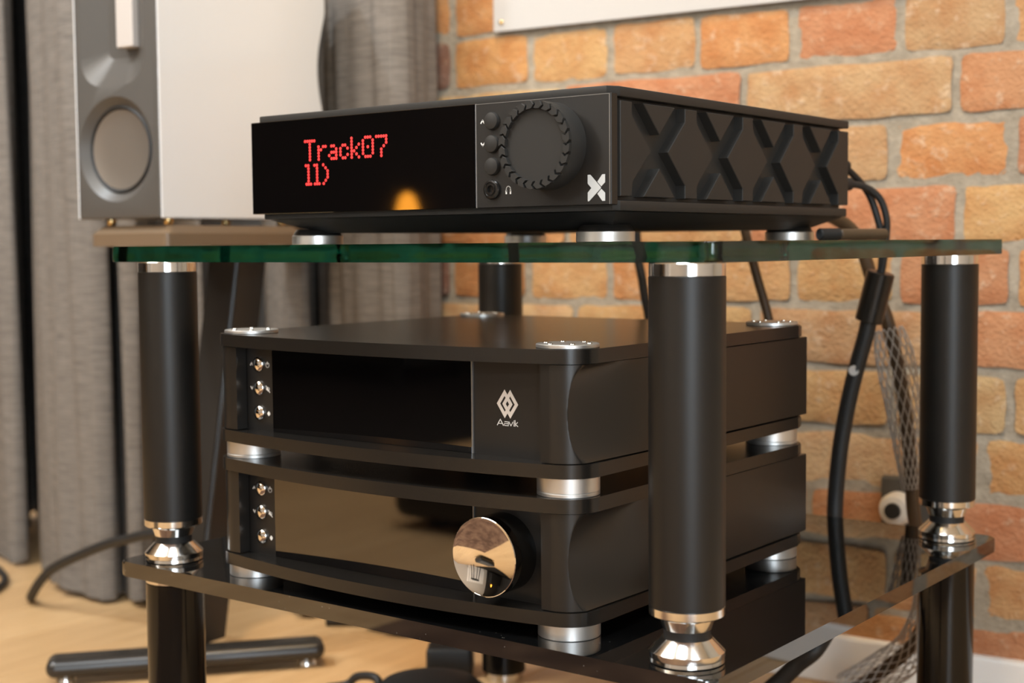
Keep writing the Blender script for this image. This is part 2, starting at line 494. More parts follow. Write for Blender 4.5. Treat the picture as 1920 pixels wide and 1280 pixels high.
for k, (js, cols) in courses.items():
    zt = Z0 - (k - 1) * PITCH; zb = Z0 - k * PITCH
    for i in range(len(js) - 1):
        x0, x1 = js[i] + 0.0060, js[i + 1] - 0.0060
        h = PITCH - 0.0095
        w = x1 - x0
        o = bpy.data.objects.new('brick', (STRE if w > 0.2 else HEAD)[rnd.randrange(6)])
        COL.objects.link(o); o.parent = wall
        lx, lz = (x0 + x1) / 2 + rnd.uniform(-.0015, .0015), (zt + zb) / 2 + rnd.uniform(-.0015, .0015)
        o.location = wall_m @ Vector((lx, rnd.uniform(-0.002, 0.0025), lz))
        o.rotation_euler = (0, rnd.uniform(-0.006, 0.006), -WA)
        o.scale = (w, 1, h)
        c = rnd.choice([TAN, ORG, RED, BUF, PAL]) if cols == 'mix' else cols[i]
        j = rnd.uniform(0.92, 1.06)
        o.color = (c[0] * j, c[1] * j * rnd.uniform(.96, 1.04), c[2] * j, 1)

# skirting board
bm = bmesh.new()
bm_box(bm, -1.26, 2.65, -0.012, 0.010, FLOOR_Z, -0.204, 0.004, 2, wall_m)
struct('baseboard_back', bm, white_paint)

# window in the right wall (mirrored in the posts and chrome)
def bars(*bs):
    b = bmesh.new()
    for q in bs: bm_box(b, *q)
    return b
wm = struct('window_1', bars((2.56, 2.60, -3.17, -3.10, -0.01, 1.61), (2.56, 2.60, -1.60, -1.53, -0.01, 1.61), (2.56, 2.60, -3.10, -1.60, -0.01, 0.05), (2.56, 2.60, -3.10, -1.60, 1.55, 1.61)), white_paint)
pane_m = mat('sky_lit_pane', (0.8, 0.85, 0.9), 0.1); pane_m.node_tree.nodes['Principled BSDF'].inputs['Emission Color'].default_value = (0.85, 0.92, 1, 1)
pane_m.node_tree.nodes['Principled BSDF'].inputs['Emission Strength'].default_value = 2.0
finish(bars((2.575, 2.585, -3.10, -1.60, 0.05, 1.55)), 'pane', pane_m, wm)

# ================================================================== RACK
RW, RD, RH, GT = 0.62, 0.5638, 0.3121, 0.016
rack = thing('hifi_rack', (-RW / 2, RD / 2, FLOOR_Z), 'glass hi-fi rack with black round posts, clear top shelf and black shelf below', 'rack')
def shelf_outline(x0, x1, y0, y1, r, n=6):
    pts = []
    for cx, cy, a0 in ((x1 - r, y0 + r, -90), (x1 - r, y1 - r, 0), (x0 + r, y1 - r, 90), (x0 + r, y0 + r, 180)):
        for k in range(n + 1):
            a = radians(a0 + 90 * k / n); pts.append((cx + r * cos(a), cy + r * sin(a)))
    return pts
part('top_shelf', prism(shelf_outline(-RW - 0.0466, 0.0466, -0.038, RD + 0.038, 0.010), RH, RH + GT, 0.0019, 3), clear_glass, rack, label='clear green-edged glass top shelf')
part('lower_shelf', prism(shelf_outline(-RW - 0.0436, 0.0436, -0.0395, RD + 0.0395, 0.012), -0.0156, 0, 0.0020, 2), black_glass, rack, label='black glass shelf')
for (px, py) in ((-RW, 0), (0, 0), (0, RD), (-RW, RD)):
    L = Vector((px, py, 0))
    p = part('post', lathe(cyl_prof(0.0300, 0.0445, RH - 0.0105), L, 64), post_black, rack)
    part('collar', lathe([(0.028, RH - 0.0105), (0.0298, RH - 0.0103), (0.0298, RH - 0.001), (0.029, RH)], L, 64), polished, p, label='polished metal collar')
    part('cup', lathe([(0.0185, 0.0255), (0.0195, 0.0262), (0.0222, 0.0345), (0.0292, 0.0372), (0.0298, 0.0380), (0.0298, 0.0440), (0.0292, 0.0445)], L, 64), polished, p, label='polished stepped cup')
    part('spike', lathe([(0.017, 0.0185), (0.0185, 0.0192), (0.0185, 0.0255), (0.016, 0.0258)], L, 40), rubber, p, label='black spacer ring')
    part('foot', lathe([(0.0285, 0.0), (0.0297, 0.0008), (0.0292, 0.0036), (0.0300, 0.0042), (0.0300, 0.0088), (0.0292, 0.0098), (0.0200, 0.0192), (0.018, 0.0195)], L, 64), polished, p, label='polished conical foot')
    q = part('lower_post', lathe(cyl_prof(0.0300, FLOOR_Z + 0.012, -0.0225), L, 64), post_gloss, rack, label='glossy black lower post')
    part('collar', lathe([(0.029, -0.0225), (0.0300, -0.0220), (0.0300, -0.0162), (0.0292, -0.0156)], L, 64), polished, q, label='polished metal collar')
    part('foot', lathe([(0.026, FLOOR_Z), (0.027, FLOOR_Z + 0.001), (0.027, FLOOR_Z + 0.011), (0.026, FLOOR_Z + 0.012)], L, 48), polished, q)

# ================================================================== strokes for printed marks
def bm_stroke(bm, pts, w, y, th=0.00025, closed=False):
    """polyline in (x, z) drawn as flat print facing -y"""
    P = [Vector((a, b)) for a, b in pts]
    if closed: P = P + [P[0]]
    for a, b in zip(P[:-1], P[1:]):
        d = (b - a)
        if d.length < 1e-7: continue
        d.normalize(); n = Vector((-d.y, d.x)) * w / 2; e = d * w * 0.42
        q = [a - e + n, b + e + n, b + e - n, a - e - n]
        bm_prism(bm, [(v.x, v.y) for v in q], 0, th, mtx=Matrix.Translation((0, y, 0)) @ Matrix.Rotation(radians(90), 4, 'X'))
def bm_poly_print(bm, pts, y, th=0.0003):
    bm_prism(bm, pts, 0, th, mtx=Matrix.Translation((0, y, 0)) @ Matrix.Rotation(radians(90), 4, 'X'))

# ================================================================== STREAMER on the top shelf
TZ = RH + GT                                   # 0.3281
AX0, AX1, AY0, AY1 = -0.5390, -0.0985, 0.046, 0.518
st = thing('streaming_amplifier', ((AX0 + AX1) / 2, (AY0 + AY1) / 2, TZ), 'black streaming amplifier with red Track07 display and crossed side panels on the top glass shelf', 'amplifier')
CX0 = AX0 + 0.011
# top and bottom plates
part('top_plate', prism([(CX0, AY0 + 0.002), (AX1 - 0.006, AY0 + 0.0005), (AX1, AY0 + 0.012), (AX1, AY1), (CX0, AY1)], 0.4503, 0.4588, 0.0012, 2), black_matte, st)
part('bottom_plate', prism([(CX0, AY0 + 0.006), (AX1 - 0.004, AY0 + 0.006), (AX1, AY0 + 0.012), (AX1, AY1 - 0.004), (CX0, AY1 - 0.004)], 0.3545, 0.3633, 0.001, 2), black_matte, st)
# bevelled pan below
bm = bmesh.new()
lo = [(CX0 + 0.045, AY0 + 0.045), (AX1 - 0.03, AY0 + 0.045), (AX1 - 0.03, AY1 - 0.045), (CX0 + 0.045, AY1 - 0.045)]
hi = [(CX0 + 0.004, AY0 + 0.009), (AX1 - 0.003, AY0 + 0.009), (AX1 - 0.003, AY1 - 0.007), (CX0 + 0.004, AY1 - 0.007)]
a = [bm.verts.new((x, y, 0.3400)) for x, y in lo]; b = [bm.verts.new((x, y, 0.3540)) for x, y in hi]
bm.faces.new(a); bm.faces.new(b)
for i in range(4): bm.faces.new((a[i], a[(i + 1) % 4], b[(i + 1) % 4], b[i]))
part('base_pan', bm, black_deep, st)
part('chassis', box(CX0 + 0.012, AX1 - 0.0105, AY0 + 0.0105, AY1 - 0.003, 0.3633, 0.4503), black_matte, st)
# front: glossy display half and matte control half with a fine bright border
part('display', box(AX0, -0.2446, AY0, AY0 + 0.0095, 0.3597, 0.4525, 0.0004, 1), screen, st, label='glossy black display window')
fp = part('control_panel', box(-0.2436, AX1 - 0.0010, AY0, AY0 + 0.0095, 0.3597, 0.4525, 0.0004, 1), panel_grey, st, label='matte black control panel')
bm = bmesh.new()
bm_box(bm, -0.2445, -0.2437, AY0 - 0.0002, AY0 + 0.004, 0.3597, 0.4525)
bm_box(bm, -0.2437, -0.1008, AY0 - 0.0002, AY0 + 0.0002, 0.4516, 0.4520)
bm_box(bm, -0.1015, -0.1008, AY0 - 0.0002, AY0 + 0.0002, 0.3600, 0.4520)
part('border_line', bm, line_grey, fp, label='thin bright border line')
# dot matrix lettering
F = {'T': (0, [(c, 0) for c in range(5)] + [(2, r) for r in range(1, 7)]),
     'r': (5.8, [(0, 2), (0, 3), (1, 3), (0, 4), (0, 5), (0, 6), (2, 2), (3, 2)]),
     'a': (10.35, [(1, 2), (2, 2), (3, 3), (1, 4), (2, 4), (3, 4), (0, 5), (3, 5), (1, 6), (2, 6), (3, 6)]),
     'c': (15.15, [(1, 2), (2, 2), (0, 3), (3, 3), (0, 4), (0, 5), (3, 5), (1, 6), (2, 6)]),
     'k': (19.85, [(0, r) for r in range(7)] + [(3, 2), (2, 3), (1, 4), (2, 5), (3, 6)]),
     '0': (24.55, [(1, 0), (2, 0), (3, 0), (0, 1), (0, 2), (0, 3), (0, 4), (0, 5), (4, 1), (4, 2), (4, 3), (4, 4), (4, 5), (1, 6), (2, 6), (3, 6), (2, 3)]),
     '7': (30.0, [(c, 0) for c in range(5)] + [(4, 1), (4, 2), (3, 3), (2, 4), (2, 5), (2, 6)])}
dots = []
for ox, ds in F.values(): dots += [(-0.4610 + (ox + c) * 0.00318, 0.4300 - r * 0.00304) for c, r in ds]
for ds in ([(0.2, 0), (1.25, 0)] + [(1.3, r) for r in range(1, 6)] + [(0.4, 6), (1.3, 6), (2.3, 6)],
           [(3.95, 0), (5, 0)] + [(5.05, r) for r in range(1, 6)] + [(4.05, 6), (5.05, 6), (6.0, 6)],
           [(7.75, 0), (8.75, 1), (9.6, 2), (9.6, 3), (9.6, 4), (8.75, 5), (7.85, 6)]):
    dots += [(-0.4612 + c * 0.00318, 0.4062 - r * 0.00304) for c, r in ds]
bm = bmesh.new()
for x, z in dots:
    bm_lathe(bm, [(0.00148, 0), (0.00148, 0.0002), (0, 0.0003)], 12, Matrix.Translation((x, AY0, z)) @ Matrix.Rotation(radians(90), 4, 'X'))
part('display_text', bm, red_led, st, label='red dot-matrix lettering Track07', kind='stuff')
# buttons and socket
for z in (0.4362, 0.4160, 0.3961):
    part('button', lathe([(0.0078, 0), (0.0078, 0.0022), (0.0072, 0.0034), (0.0045, 0.0043), (0, 0.0046)], (-0.2252, AY0, z), 36, '-y'), black_matte, st)
j = part('headphone_socket', lathe([(0.0088, 0), (0.0088, 0.0024), (0.0080, 0.0034), (0.0066, 0.0036), (0.0060, 0.0028), (0.0052, 0.0028), (0.0046, 0.0038), (0.0036, 0.0038), (0.0032, 0.0010), (0, 0.0008)], (-0.2257, AY0, 0.3758), 40, '-y'), black_plate, st, label='round headphone socket')
bm = bmesh.new()
for z, s in ((0.4362, 1), (0.4159, -1)):
    bm_stroke(bm, [(-0.2383, z - s * 0.0012), (-0.2365, z + s * 0.0012), (-0.2347, z - s * 0.0012)], 0.0012, AY0)
part('arrow_symbols', bm, print_white, fp, label='white up and down arrows', kind='stuff'); bm = bmesh.new()
arc = [(-0.2081 + 0.0024 * cos(radians(a)), 0.3752 + 0.0029 * sin(radians(a))) for a in range(-35, 216, 25)]
bm_stroke(bm, arc, 0.0008, AY0)
bm_stroke(bm, [(-0.2104, 0.3742), (-0.2104, 0.3718)], 0.0015, AY0); bm_stroke(bm, [(-0.2058, 0.3742), (-0.2058, 0.3718)], 0.0015, AY0)
part('headphone_symbol', bm, print_white, fp, label='white headphone symbol')
# cross emblem
bm = bmesh.new()
bm_poly_print(bm, [(-0.1234, 0.3850), (-0.1207, 0.3850), (-0.1101, 0.3743), (-0.1101, 0.3733), (-0.1221, 0.3627), (-0.1234, 0.3627), (-0.1234, 0.3700), (-0.1196, 0.3738), (-0.1234, 0.3777)], AY0)
bm_poly_print(bm, [(-0.1058, 0.3850), (-0.1086, 0.3850), (-0.1136, 0.3789), (-0.1096, 0.3749), (-0.1058, 0.3783)], AY0)
bm_poly_print(bm, [(-0.1058, 0.3627), (-0.1086, 0.3627), (-0.1136, 0.3688), (-0.1096, 0.3728), (-0.1058, 0.3695)], AY0)
part('emblem', bm, mat('emblem_silver', (0.62, 0.62, 0.60), 0.45), fp, label='pale cross emblem')
# volume knob with a ring of arrow blocks
KC = Vector((-0.1622, AY0, 0.4110)); KR = 0.0375
kn = part('volume_knob', lathe([(KR, 0), (KR, 0.0205), (KR - 0.0004, 0.0212), (0, 0.0212)], KC, 96, '-y'), black_matte, st)
bm = bmesh.new()
NCH = 24
def ring_pt(t, r):
    a = pi / 2 - 2 * pi * t / NCH
    return (r * cos(a), r * sin(a))
ro, ri, rm = KR - 0.0001, KR - 0.0068, KR - 0.0034
outl = []
for t, r in ((0.0, ro), (0.25, ro), (0.5, ro), (0.74, ro), (1.06, rm), (0.74, ri), (0.5, ri), (0.25, ri), (-0.0, ri), (0.32, rm)):
    outl.append(ring_pt(t, r))
ch_bm = prism(outl, 0.0210, 0.0252, 0.0003, 1, Matrix.Rotation(radians(90), 4, 'X'))
ch_me = finish(ch_bm, 'grip_arrow', black_matte, ang=25, mesh_only=True)
for k in range(NCH):
    o = bpy.data.objects.new('grip_arrow', ch_me); COL.objects.link(o); o.parent = kn
    o.location = KC - wpos(kn)
    o.rotation_euler = (0, 2 * pi * k / NCH, 0)
# side panels: raised blocks leave four crosses
def side_blocks(x_face, sgn):
    bm = bmesh.new()
    xr = x_face - sgn * 0.010
    zt, zb, zc, dz, dsh = 0.4470, 0.3668, 0.4068, 0.0284, 0.0106
    xc = [0.1214 + 0.1091 * k for k in range(4)]
    polys = []
    polys.append([(AY0 + 0.0125, zb), (xc[0] - 0.0445, zb), (xc[0] - 0.0445, zc - dz), (xc[0] - 0.0138, zc), (xc[0] - 0.0445, zc + dz), (xc[0] - 0.0445, zt), (AY0 + 0.0125, zt)])
    for k in range(3):
        c = (xc[k] + xc[k + 1]) / 2
        polys.append([(c - dsh, zb), (c + dsh, zb), (c + dsh, zc - dz), (xc[k + 1] - 0.0138, zc), (c + dsh, zc + dz), (c + dsh, zt), (c - dsh, zt), (c - dsh, zc + dz), (xc[k] + 0.0138, zc), (c - dsh, zc - dz)])
    e = xc[3] + 0.0445
    polys.append([(AY1, zb), (AY1, zt), (e - 0.0007, zt), (e - 0.0007, zc + dz), (xc[3] + 0.0138, zc), (e - 0.0007, zc - dz), (e - 0.0007, zb)])
    for c in xc:
        polys.append([(c - 0.0268, zt), (c, zc + 0.0147), (c + 0.0268, zt)])
        polys.append([(c + 0.0268, zb), (c, zc - 0.0147), (c - 0.0268, zb)])
    out = []
    for p in polys:
        b2 = bmesh.new()
        R = Matrix(((0, 0, sgn, 0), (1, 0, 0, 0), (0, 1, 0, 0), (0, 0, 0, 1)))    # local x -> y, local y -> z, local z -> +-x
        # only the outer rim of each block is softened
        bm_prism(b2, p, 0, 0.0104, 0.0, 1, Matrix.Translation((xr - sgn * 0.0004, 0, 0)) @ R)
        bmesh.ops.recalc_face_normals(b2, faces=b2.faces)
        es = [ed for ed in b2.edges if all(abs(v.co.x - x_face) < 1e-4 for v in ed.verts)]
        bmesh.ops.bevel(b2, geom=es, offset=0.0006, segments=1, affect='EDGES')
        out.append(b2)
    return out
sp = part('side_panel', box(AX1 - 0.0106, AX1 - 0.0100, AY0 + 0.0105, AY1 - 0.001, 0.3640, 0.4500), black_matte, st)
for b2 in side_blocks(AX1, 1): part('relief_block', b2, black_matte, sp)
sp = part('side_panel', box(CX0 + 0.0100, CX0 + 0.0106, AY0 + 0.0105, AY1 - 0.001, 0.3640, 0.4500), black_matte, st)
for b2 in side_blocks(CX0, -1): part('relief_block', b2, black_matte, sp)
FT = [(-0.499, 0.0986), (-0.1405, 0.0986), (-0.1405, 0.460), (-0.499, 0.460)]
for x, y in FT:
    ft = part('foot', lathe([(0.0255, TZ), (0.0262, TZ + 0.0006), (0.0262, TZ + 0.0092), (0.0255, TZ + 0.0098)], (x, y, 0), 56), silver, st, label='satin silver foot')
    part('foot_cap', lathe([(0.0250, TZ + 0.0098), (0.0236, TZ + 0.0130), (0.0215, TZ + 0.0155)], (x, y, 0), 48), black_satin, ft, label='black foot cap')
    part('top_disc', lathe([(0.0255, 0.4588), (0.0260, 0.4592), (0.0260, 0.4612), (0.0252, 0.4618), (0, 0.4618)], (x, y - 0.004, 0), 56), silver, st, label='silver disc on the top plate')

# ================================================================== the two slim components on the black shelf
BX0, BX1, BYF, BYB = -0.533, -0.088, -0.0225, 0.4065
FX = (-0.5025, -0.1185); FY = (0.008, 0.376); CR = 0.0305; SAG = 0.018
def plate_outline(ins=0.0):
    r = CR - ins; pts = []
    sl = math.atan(4 * SAG / (FX[1] - FX[0]))
    n = 8
    for k in range(n + 1):                              # front right corner, from side to front
        a = radians(0) - (pi / 2 - sl) * k / n; pts.append((FX[1] + r * cos(a), FY[0] + r * sin(a)))
    xa = FX[1] + r * sin(sl); xb = FX[0] - r * sin(sl); ya = FY[0] - r * cos(sl)
    m = 28
    for k in range(1, m):
        t = k / m; pts.append((xa + (xb - xa) * t, ya - SAG * (1 - (2 * t - 1) ** 2)))
    for k in range(n + 1):
        a = -pi / 2 - sl - (pi / 2 - sl) * k / n; pts.append((FX[0] + r * cos(a), FY[0] + r * sin(a)))
    for k in range(n + 1):
        a = pi - (pi / 2) * k / n; pts.append((FX[0] + r * cos(a), FY[1] + r * sin(a)))
    for k in range(n + 1):
        a = pi / 2 - (pi / 2) * k / n; pts.append((FX[1] + r * cos(a), FY[1] + r * sin(a)))
    return list(reversed(pts))

def pillar(sgn):
    """rounded front corner that is scooped along the side; sgn +1 right, -1 left"""
    cx = FX[1] if sgn > 0 else FX[0]
    r = CR - 0.0022; xs = BX1 - 0.0022 if sgn > 0 else BX0 + 0.0022
    z0, z1 = 0.0255, 0.1062; NZ = 44
    bm = bmesh.new(); rows = []
    for j in range(NZ + 1):
        z = z0 + (z1 - z0) * j / NZ
        t = (z - (z0 + z1) / 2) / ((z1 - z0) / 2)
        d = 0.0125 * sqrt(max(0, 1 - (t / 1.02) ** 2))
        row = []
        cols = [(cx - sgn * 0.0081, FY[0] - r + 0.0130), (cx - sgn * 0.0081, FY[0] - r)]
        for k in range(73):
            a = -pi / 2 + (pi / 2) * k / 72
            cols.append((cx + sgn * r * cos(a), FY[0] + r * sin(a)))
        for k in range(1, 13): cols.append((xs, FY[0] + 0.092 * k / 12))
        for x, y in cols:
            fall = max(0.0, min(1.0, 1 - (y + 0.02) / 0.12)); fall = fall * fall * (3 - 2 * fall)
            lim = abs(xs - cx) - d * fall
            dx = (x - cx) * sgn
            if dx > lim: dx = lim
            row.append(bm.verts.new((cx + sgn * dx, y, z)))
        rows.append(row)
    for a, b in zip(rows[:-1], rows[1:]):
        for k in range(len(a) - 1): bm.faces.new((a[k], a[k + 1], b[k + 1], b[k]))
    # give it thickness towards the inside
    for ends in (rows[0], rows[-1]):
        c = bm.verts.new((cx - sgn * 0.0081, FY[0] + 0.09, ends[0].co.z))
        for k in range(len(ends) - 1): bm.faces.new((ends[k], ends[k + 1], c))
    return bm

def component(zb, label, knob):
    t = thing('hifi_component', ((BX0 + BX1) / 2, (BYF + BYB) / 2, zb), label, 'amplifier', 'slim black components stacked on the shelf')
    up_ = lambda bm: (bmesh.ops.translate(bm, verts=bm.verts, vec=(0, 0, zb)), bm)[1]
    P = lambda n, bm, m, par=t, **kw: part(n, up_(bm), m, par, **kw)
    P('bottom_plate', prism(plate_outline(), 0.0131, 0.0247, 0.0020, 3), black_plate)
    P('top_plate', prism(plate_outline(), 0.1070, 0.1190, 0.0020, 3), black_plate)
    P('chassis', box(BX0 + 0.016, BX1 - 0.016, -0.005, FY[1] + CR - 0.004, 0.0247, 0.1070), black_deep)
    P('side_panel', box(BX1 - 0.0155, BX1 - 0.0022, FY[0] + 0.0915, FY[1] + CR - 0.006, 0.0255, 0.1062, 0.0006, 1), black_satin)
    P('side_panel', box(BX0 + 0.0022, BX0 + 0.0155, FY[0] + 0.0915, FY[1] + CR - 0.006, 0.0255, 0.1062, 0.0006, 1), black_satin)
    P('corner_pillar', pillar(1), black_satin, ang=22)
    P('corner_pillar', pillar(-1), black_satin, ang=22)
    bp = P('button_panel', box(-0.4945, -0.4568, -0.0065, -0.004, 0.0247, 0.1070), panel_grey)
    P('display', box(-0.4566, -0.2086, -0.0085, -0.004, 0.0247, 0.1070, 0.0003, 1), screen, label='glossy black display window')
    P('divider', box(-0.2086, -0.2076, -0.0083, -0.004, 0.0247, 0.1070), line_grey, label='fine silver divider strip')
    rp = P('right_panel', box(-0.2076, -0.1262, -0.0065, -0.004, 0.0247, 0.1070), panel_grey)
    YP = -0.0065
    for z in (0.0896, 0.0663, 0.0420):
        P('button', lathe([(0.0072, 0), (0.0072, 0.0016), (0.0066, 0.0024), (0.0045, 0.0033), (0.0022, 0.0037), (0, 0.0038)], (-0.4772, YP, z), 40, '-y'), chrome, label='round chrome button')
    bm = bmesh.new()
    for z, s in ((0.0896, 1), (0.0660, -1)):
        bm_stroke(bm, [(-0.4890, z - s * 0.0012), (-0.4874, z + s * 0.0012), (-0.4858, z - s * 0.0012)], 0.0010, YP)
    cxs = -0.4648
    ring = [(cxs + 0.0023 * cos(radians(a)), 0.0893 + 0.0023 * sin(radians(a))) for a in range(125, 416, 29)]
    bm_stroke(bm, ring, 0.0008, YP); bm_stroke(bm, [(cxs, 0.0899), (cxs, 0.0924)], 0.0008, YP)
    bm_poly_print(bm, [(cxs - 0.0022, 0.0650), (cxs - 0.0022, 0.0668), (cxs - 0.0012, 0.0668), (cxs + 0.0004, 0.0683), (cxs + 0.0004, 0.0635), (cxs - 0.0012, 0.0650)][::-1], YP)
    bm_stroke(bm, [(cxs - 0.0025, 0.0688), (cxs + 0.0025, 0.0628)], 0.0008, YP)
    bm_stroke(bm, [(cxs + 0.0016, 0.0672), (cxs + 0.0020, 0.0660), (cxs + 0.0016, 0.0648)], 0.0006, YP)
    bm_poly_print(bm, [(cxs + 0.0006, 0.0444), (cxs - 0.0014, 0.0424), (cxs - 0.0014, 0.0414), (cxs + 0.0006, 0.0394), (cxs + 0.0024, 0.0412), (cxs + 0.0024, 0.0426)], YP)
    P('button_symbols', bm, print_white, bp, label='white arrow, power and mute symbols', kind='stuff')
    for x in FX:
        for y in FY:
            P('foot', lathe(cyl_prof(0.0265, 0.0, 0.0131), (x, y, 0), 56), silver, label='satin silver foot')
            bm = lathe([(0.0255, 0.1190), (0.0265, 0.1194), (0.0265, 0.1218), (0.0258, 0.1224), (0, 0.1224)], (x, y, 0), 56)
            d = P('top_disc', bm, silver, label='silver disc on the top plate')
            if not knob:
                bm = bmesh.new()
                for k in range(6):
                    a = 2 * pi * k / 6 + 0.3
                    bm_lathe(bm, [(0.0026, 0.1222), (0.0022, 0.1230), (0.0010, 0.1234), (0, 0.1234)], 12, Matrix.Translation((x + 0.019 * cos(a), y + 0.019 * sin(a), 0)))
                P('disc_studs', bm, polished, d, label='ring of small bright studs')
    if knob:
        kc = (-0.175, YP, 0.0655)
        k = P('volume_knob', lathe([(0.0335, 0), (0.0335, 0.0276), (0.0325, 0.0280), (0.0325, 0.0200)], kc, 96, '-y'), post_gloss, label='glossy black volume knob')
        R = 0.11
        prof = [(0.0325, 0.0205), (0.0338, 0.0208), (0.0338, 0.0292), (0.0332, 0.0296)]
        for q in range(12, -1, -1):
            r = 0.0328 * q / 12; prof.append((r, 0.0294 - (sqrt(R * R - r * r) - sqrt(R * R - 0.0328 ** 2))))
        P('knob_face', lathe(prof, kc, 96, '-y'), chrome, k, label='dished chrome knob face')
    else:
        cx, cz = -0.1708, 0.0696
        bm = bmesh.new()
        for s in (-1, 1):
            c = cx + s * 0.0030
            o_ = [(c - 0.0084, cz), (c, cz + 0.0122), (c + 0.0084, cz), (c, cz - 0.0122)]
            i_ = [(c - 0.0048, cz), (c, cz + 0.0068), (c + 0.0048, cz), (c, cz - 0.0068)]
            for q in range(4):
                qn = (q + 1) % 4
                bm_poly_print(bm, [o_[q], o_[qn], i_[qn], i_[q]], YP, 0.0002 if s < 0 else 0.0003)
        e = P('emblem', bm, logo_white, rp, label='pale emblem of two linked diamonds')
        bm = bmesh.new(); x0, z0, h = -0.1818, 0.0512, 0.0050; w = 0.00066
        bm_stroke(bm, [(x0, z0), (x0 + 0.0032, z0 + h), (x0 + 0.0064, z0)], w, YP)
        bm_stroke(bm, [(x0 + 0.0013, z0 + 0.0014), (x0 + 0.0048, z0 + 0.0014)], w * .8, YP)
        bm_stroke(bm, [(x0 + 0.0080, z0 + 0.0033), (x0 + 0.0112, z0 + 0.0033), (x0 + 0.0118, z0 + 0.0024), (x0 + 0.0118, z0), (x0 + 0.0076, z0), (x0 + 0.0072, z0 + 0.0009), (x0 + 0.0078, z0 + 0.0017), (x0 + 0.0116, z0 + 0.0017)], w * .85, YP)
        bm_stroke(bm, [(x0 + 0.0124, z0 + 0.0034), (x0 + 0.0145, z0), (x0 + 0.0166, z0 + 0.0034)], w * .82, YP)
        bm_stroke(bm, [(x0 + 0.0178, z0), (x0 + 0.0178, z0 + 0.0034)], w * .82, YP); bm_stroke(bm, [(x0 + 0.0178, z0 + 0.0044), (x0 + 0.0178, z0 + 0.0046)], w, YP)
        bm_stroke(bm, [(x0 + 0.0190, z0), (x0 + 0.0190, z0 + h)], w * .82, YP)
        bm_stroke(bm, [(x0 + 0.0216, z0 + 0.0034), (x0 + 0.0194, z0 + 0.0016), (x0 + 0.0218, z0)], w * .82, YP)
        P('lettering', bm, print_white, rp, label='white lettering Aavik')
    return t
component(0.0, 'black component with a round chrome volume knob standing on the black glass shelf', True)
component(0.1225, 'black component with a twin-diamond emblem stacked on the one with the chrome knob', False)

# ================================================================== SPEAKER on its stand (back left)
SC = Vector((-0.9359, 0.2459, 0.0))
BD = Vector((-0.9956, -0.0936, 0)); SD = Vector((-0.0936, 0.9956, 0))
# local frame: x from the right front edge to the left (baffle), y to the rear, z up
SM = Matrix(((BD.x, SD.x, 0, SC.x), (BD.y, SD.y, 0, SC.y), (0, 0, 1, 0), (0, 0, 0, 1)))
sp_loc = SM @ Vector((0.078, 0.17, 0.366))
spk = thing('loudspeaker', sp_loc, 'white-sided loudspeaker with a dark front, round woofer and tall ribbon tweeter on its stand', 'loudspeaker')
SW = 0.156; SB, ST = 0.3655, 0.745
def SP(n, bm, m, par=spk, **kw):
    for v in bm.verts: v.co = SM @ v.co
    return part(n, bm, m, par, **kw)
# cabinet: gloss white shell whose rear edge waves in
prof = [(0.023, SB)]
for y, z in ((0.324, SB), (0.3285, 0.44), (0.3315, 0.50), (0.331, 0.5272), (0.3254, 0.5506), (0.3214, 0.5817), (0.3235, 0.6134), (0.3318, 0.6459), (0.340, 0.6745), (0.3391, 0.71), (0.338, ST)):
    prof.append((y, z))
prof.append((0.023, ST))
pts = smooth_path([(y, z, 0) for y, z in prof[1:-1]], 4)
prof = [prof[0]] + [(p.x, p.y) for p in pts] + [prof[-1]]
R = Matrix(((0, 0, 1, 0), (1, 0, 0, 0), (0, 1, 0, 0), (0, 0, 0, 1)))
SP('cabinet', prism(prof, -0.0022, SW + 0.0008, 0.002, 2, R), spk_white, label='gloss white cabinet')
SP('rear_cover', box(0.004, SW - 0.004, 0.30, 0.348, SB + 0.004, ST - 0.004, 0.006, 2), spk_black, label='dark rear cover')
# baffle with recesses cut in
def cone_cut(cx, cz, r0, r1, depth, seg=48, sx=1.0):
    b = bmesh.new()
    bm_lathe(b, [(r1, -depth), (r0, 0.0), (r0 + (r0 - r1) * 0.02 / depth, 0.02)], seg, Matrix.Translation((cx, 0, cz)) @ Matrix.Rotation(radians(90), 4, 'X') @ Matrix.Diagonal((sx, 1, 1, 1)))
    return b
WC = (0.0805, 0.4580)
baf = box(-0.0005, SW - 0.001, 0.0, 0.0235, SB, ST, 0.003, 2)
cut1 = cone_cut(WC[0], WC[1], 0.0700, 0.055, 0.0130)
horn = bmesh.new()
o0 = [(0.024, 0.540), (0.138, 0.540), (0.138, 0.80), (0.024, 0.80)]
def rr_outline(cx, cz, hw, hh, r, n=6):
    out = []
    for sx, sz, a0 in ((1, -1, -90), (1, 1, 0), (-1, 1, 90), (-1, -1, 180)):
        for k in range(n + 1):
            a = radians(a0 + 90 * k / n); out.append((cx + sx * (hw - r) + r * cos(a), cz + sz * (hh - r) + r * sin(a)))
    return out
ra = rr_outline(0.083, 0.652, 0.060, 0.110, 0.038); rb = rr_outline(0.083, 0.652, 0.027, 0.072, 0.012); rc = rr_outline(0.083, 0.652, 0.075, 0.125, 0.05)
va = [horn.verts.new((x, 0.0, z)) for x, z in ra]; vb = [horn.verts.new((x, 0.0200, z)) for x, z in rb]; vc = [horn.verts.new((x, -0.02, z)) for x, z in rc]
for A_, B_ in ((vc, va), (va, vb)):
    for k in range(len(A_)): horn.faces.new((A_[k], A_[(k + 1) % len(A_)], B_[(k + 1) % len(A_)], B_[k]))
horn.faces.new(vc); horn.faces.new(vb)
baf = boolean(baf, [cut1, horn])
SP('side_cheek', box(-0.0022, -0.0006, 0.001, 0.025, SB, ST, 0.0006, 1), spk_white)
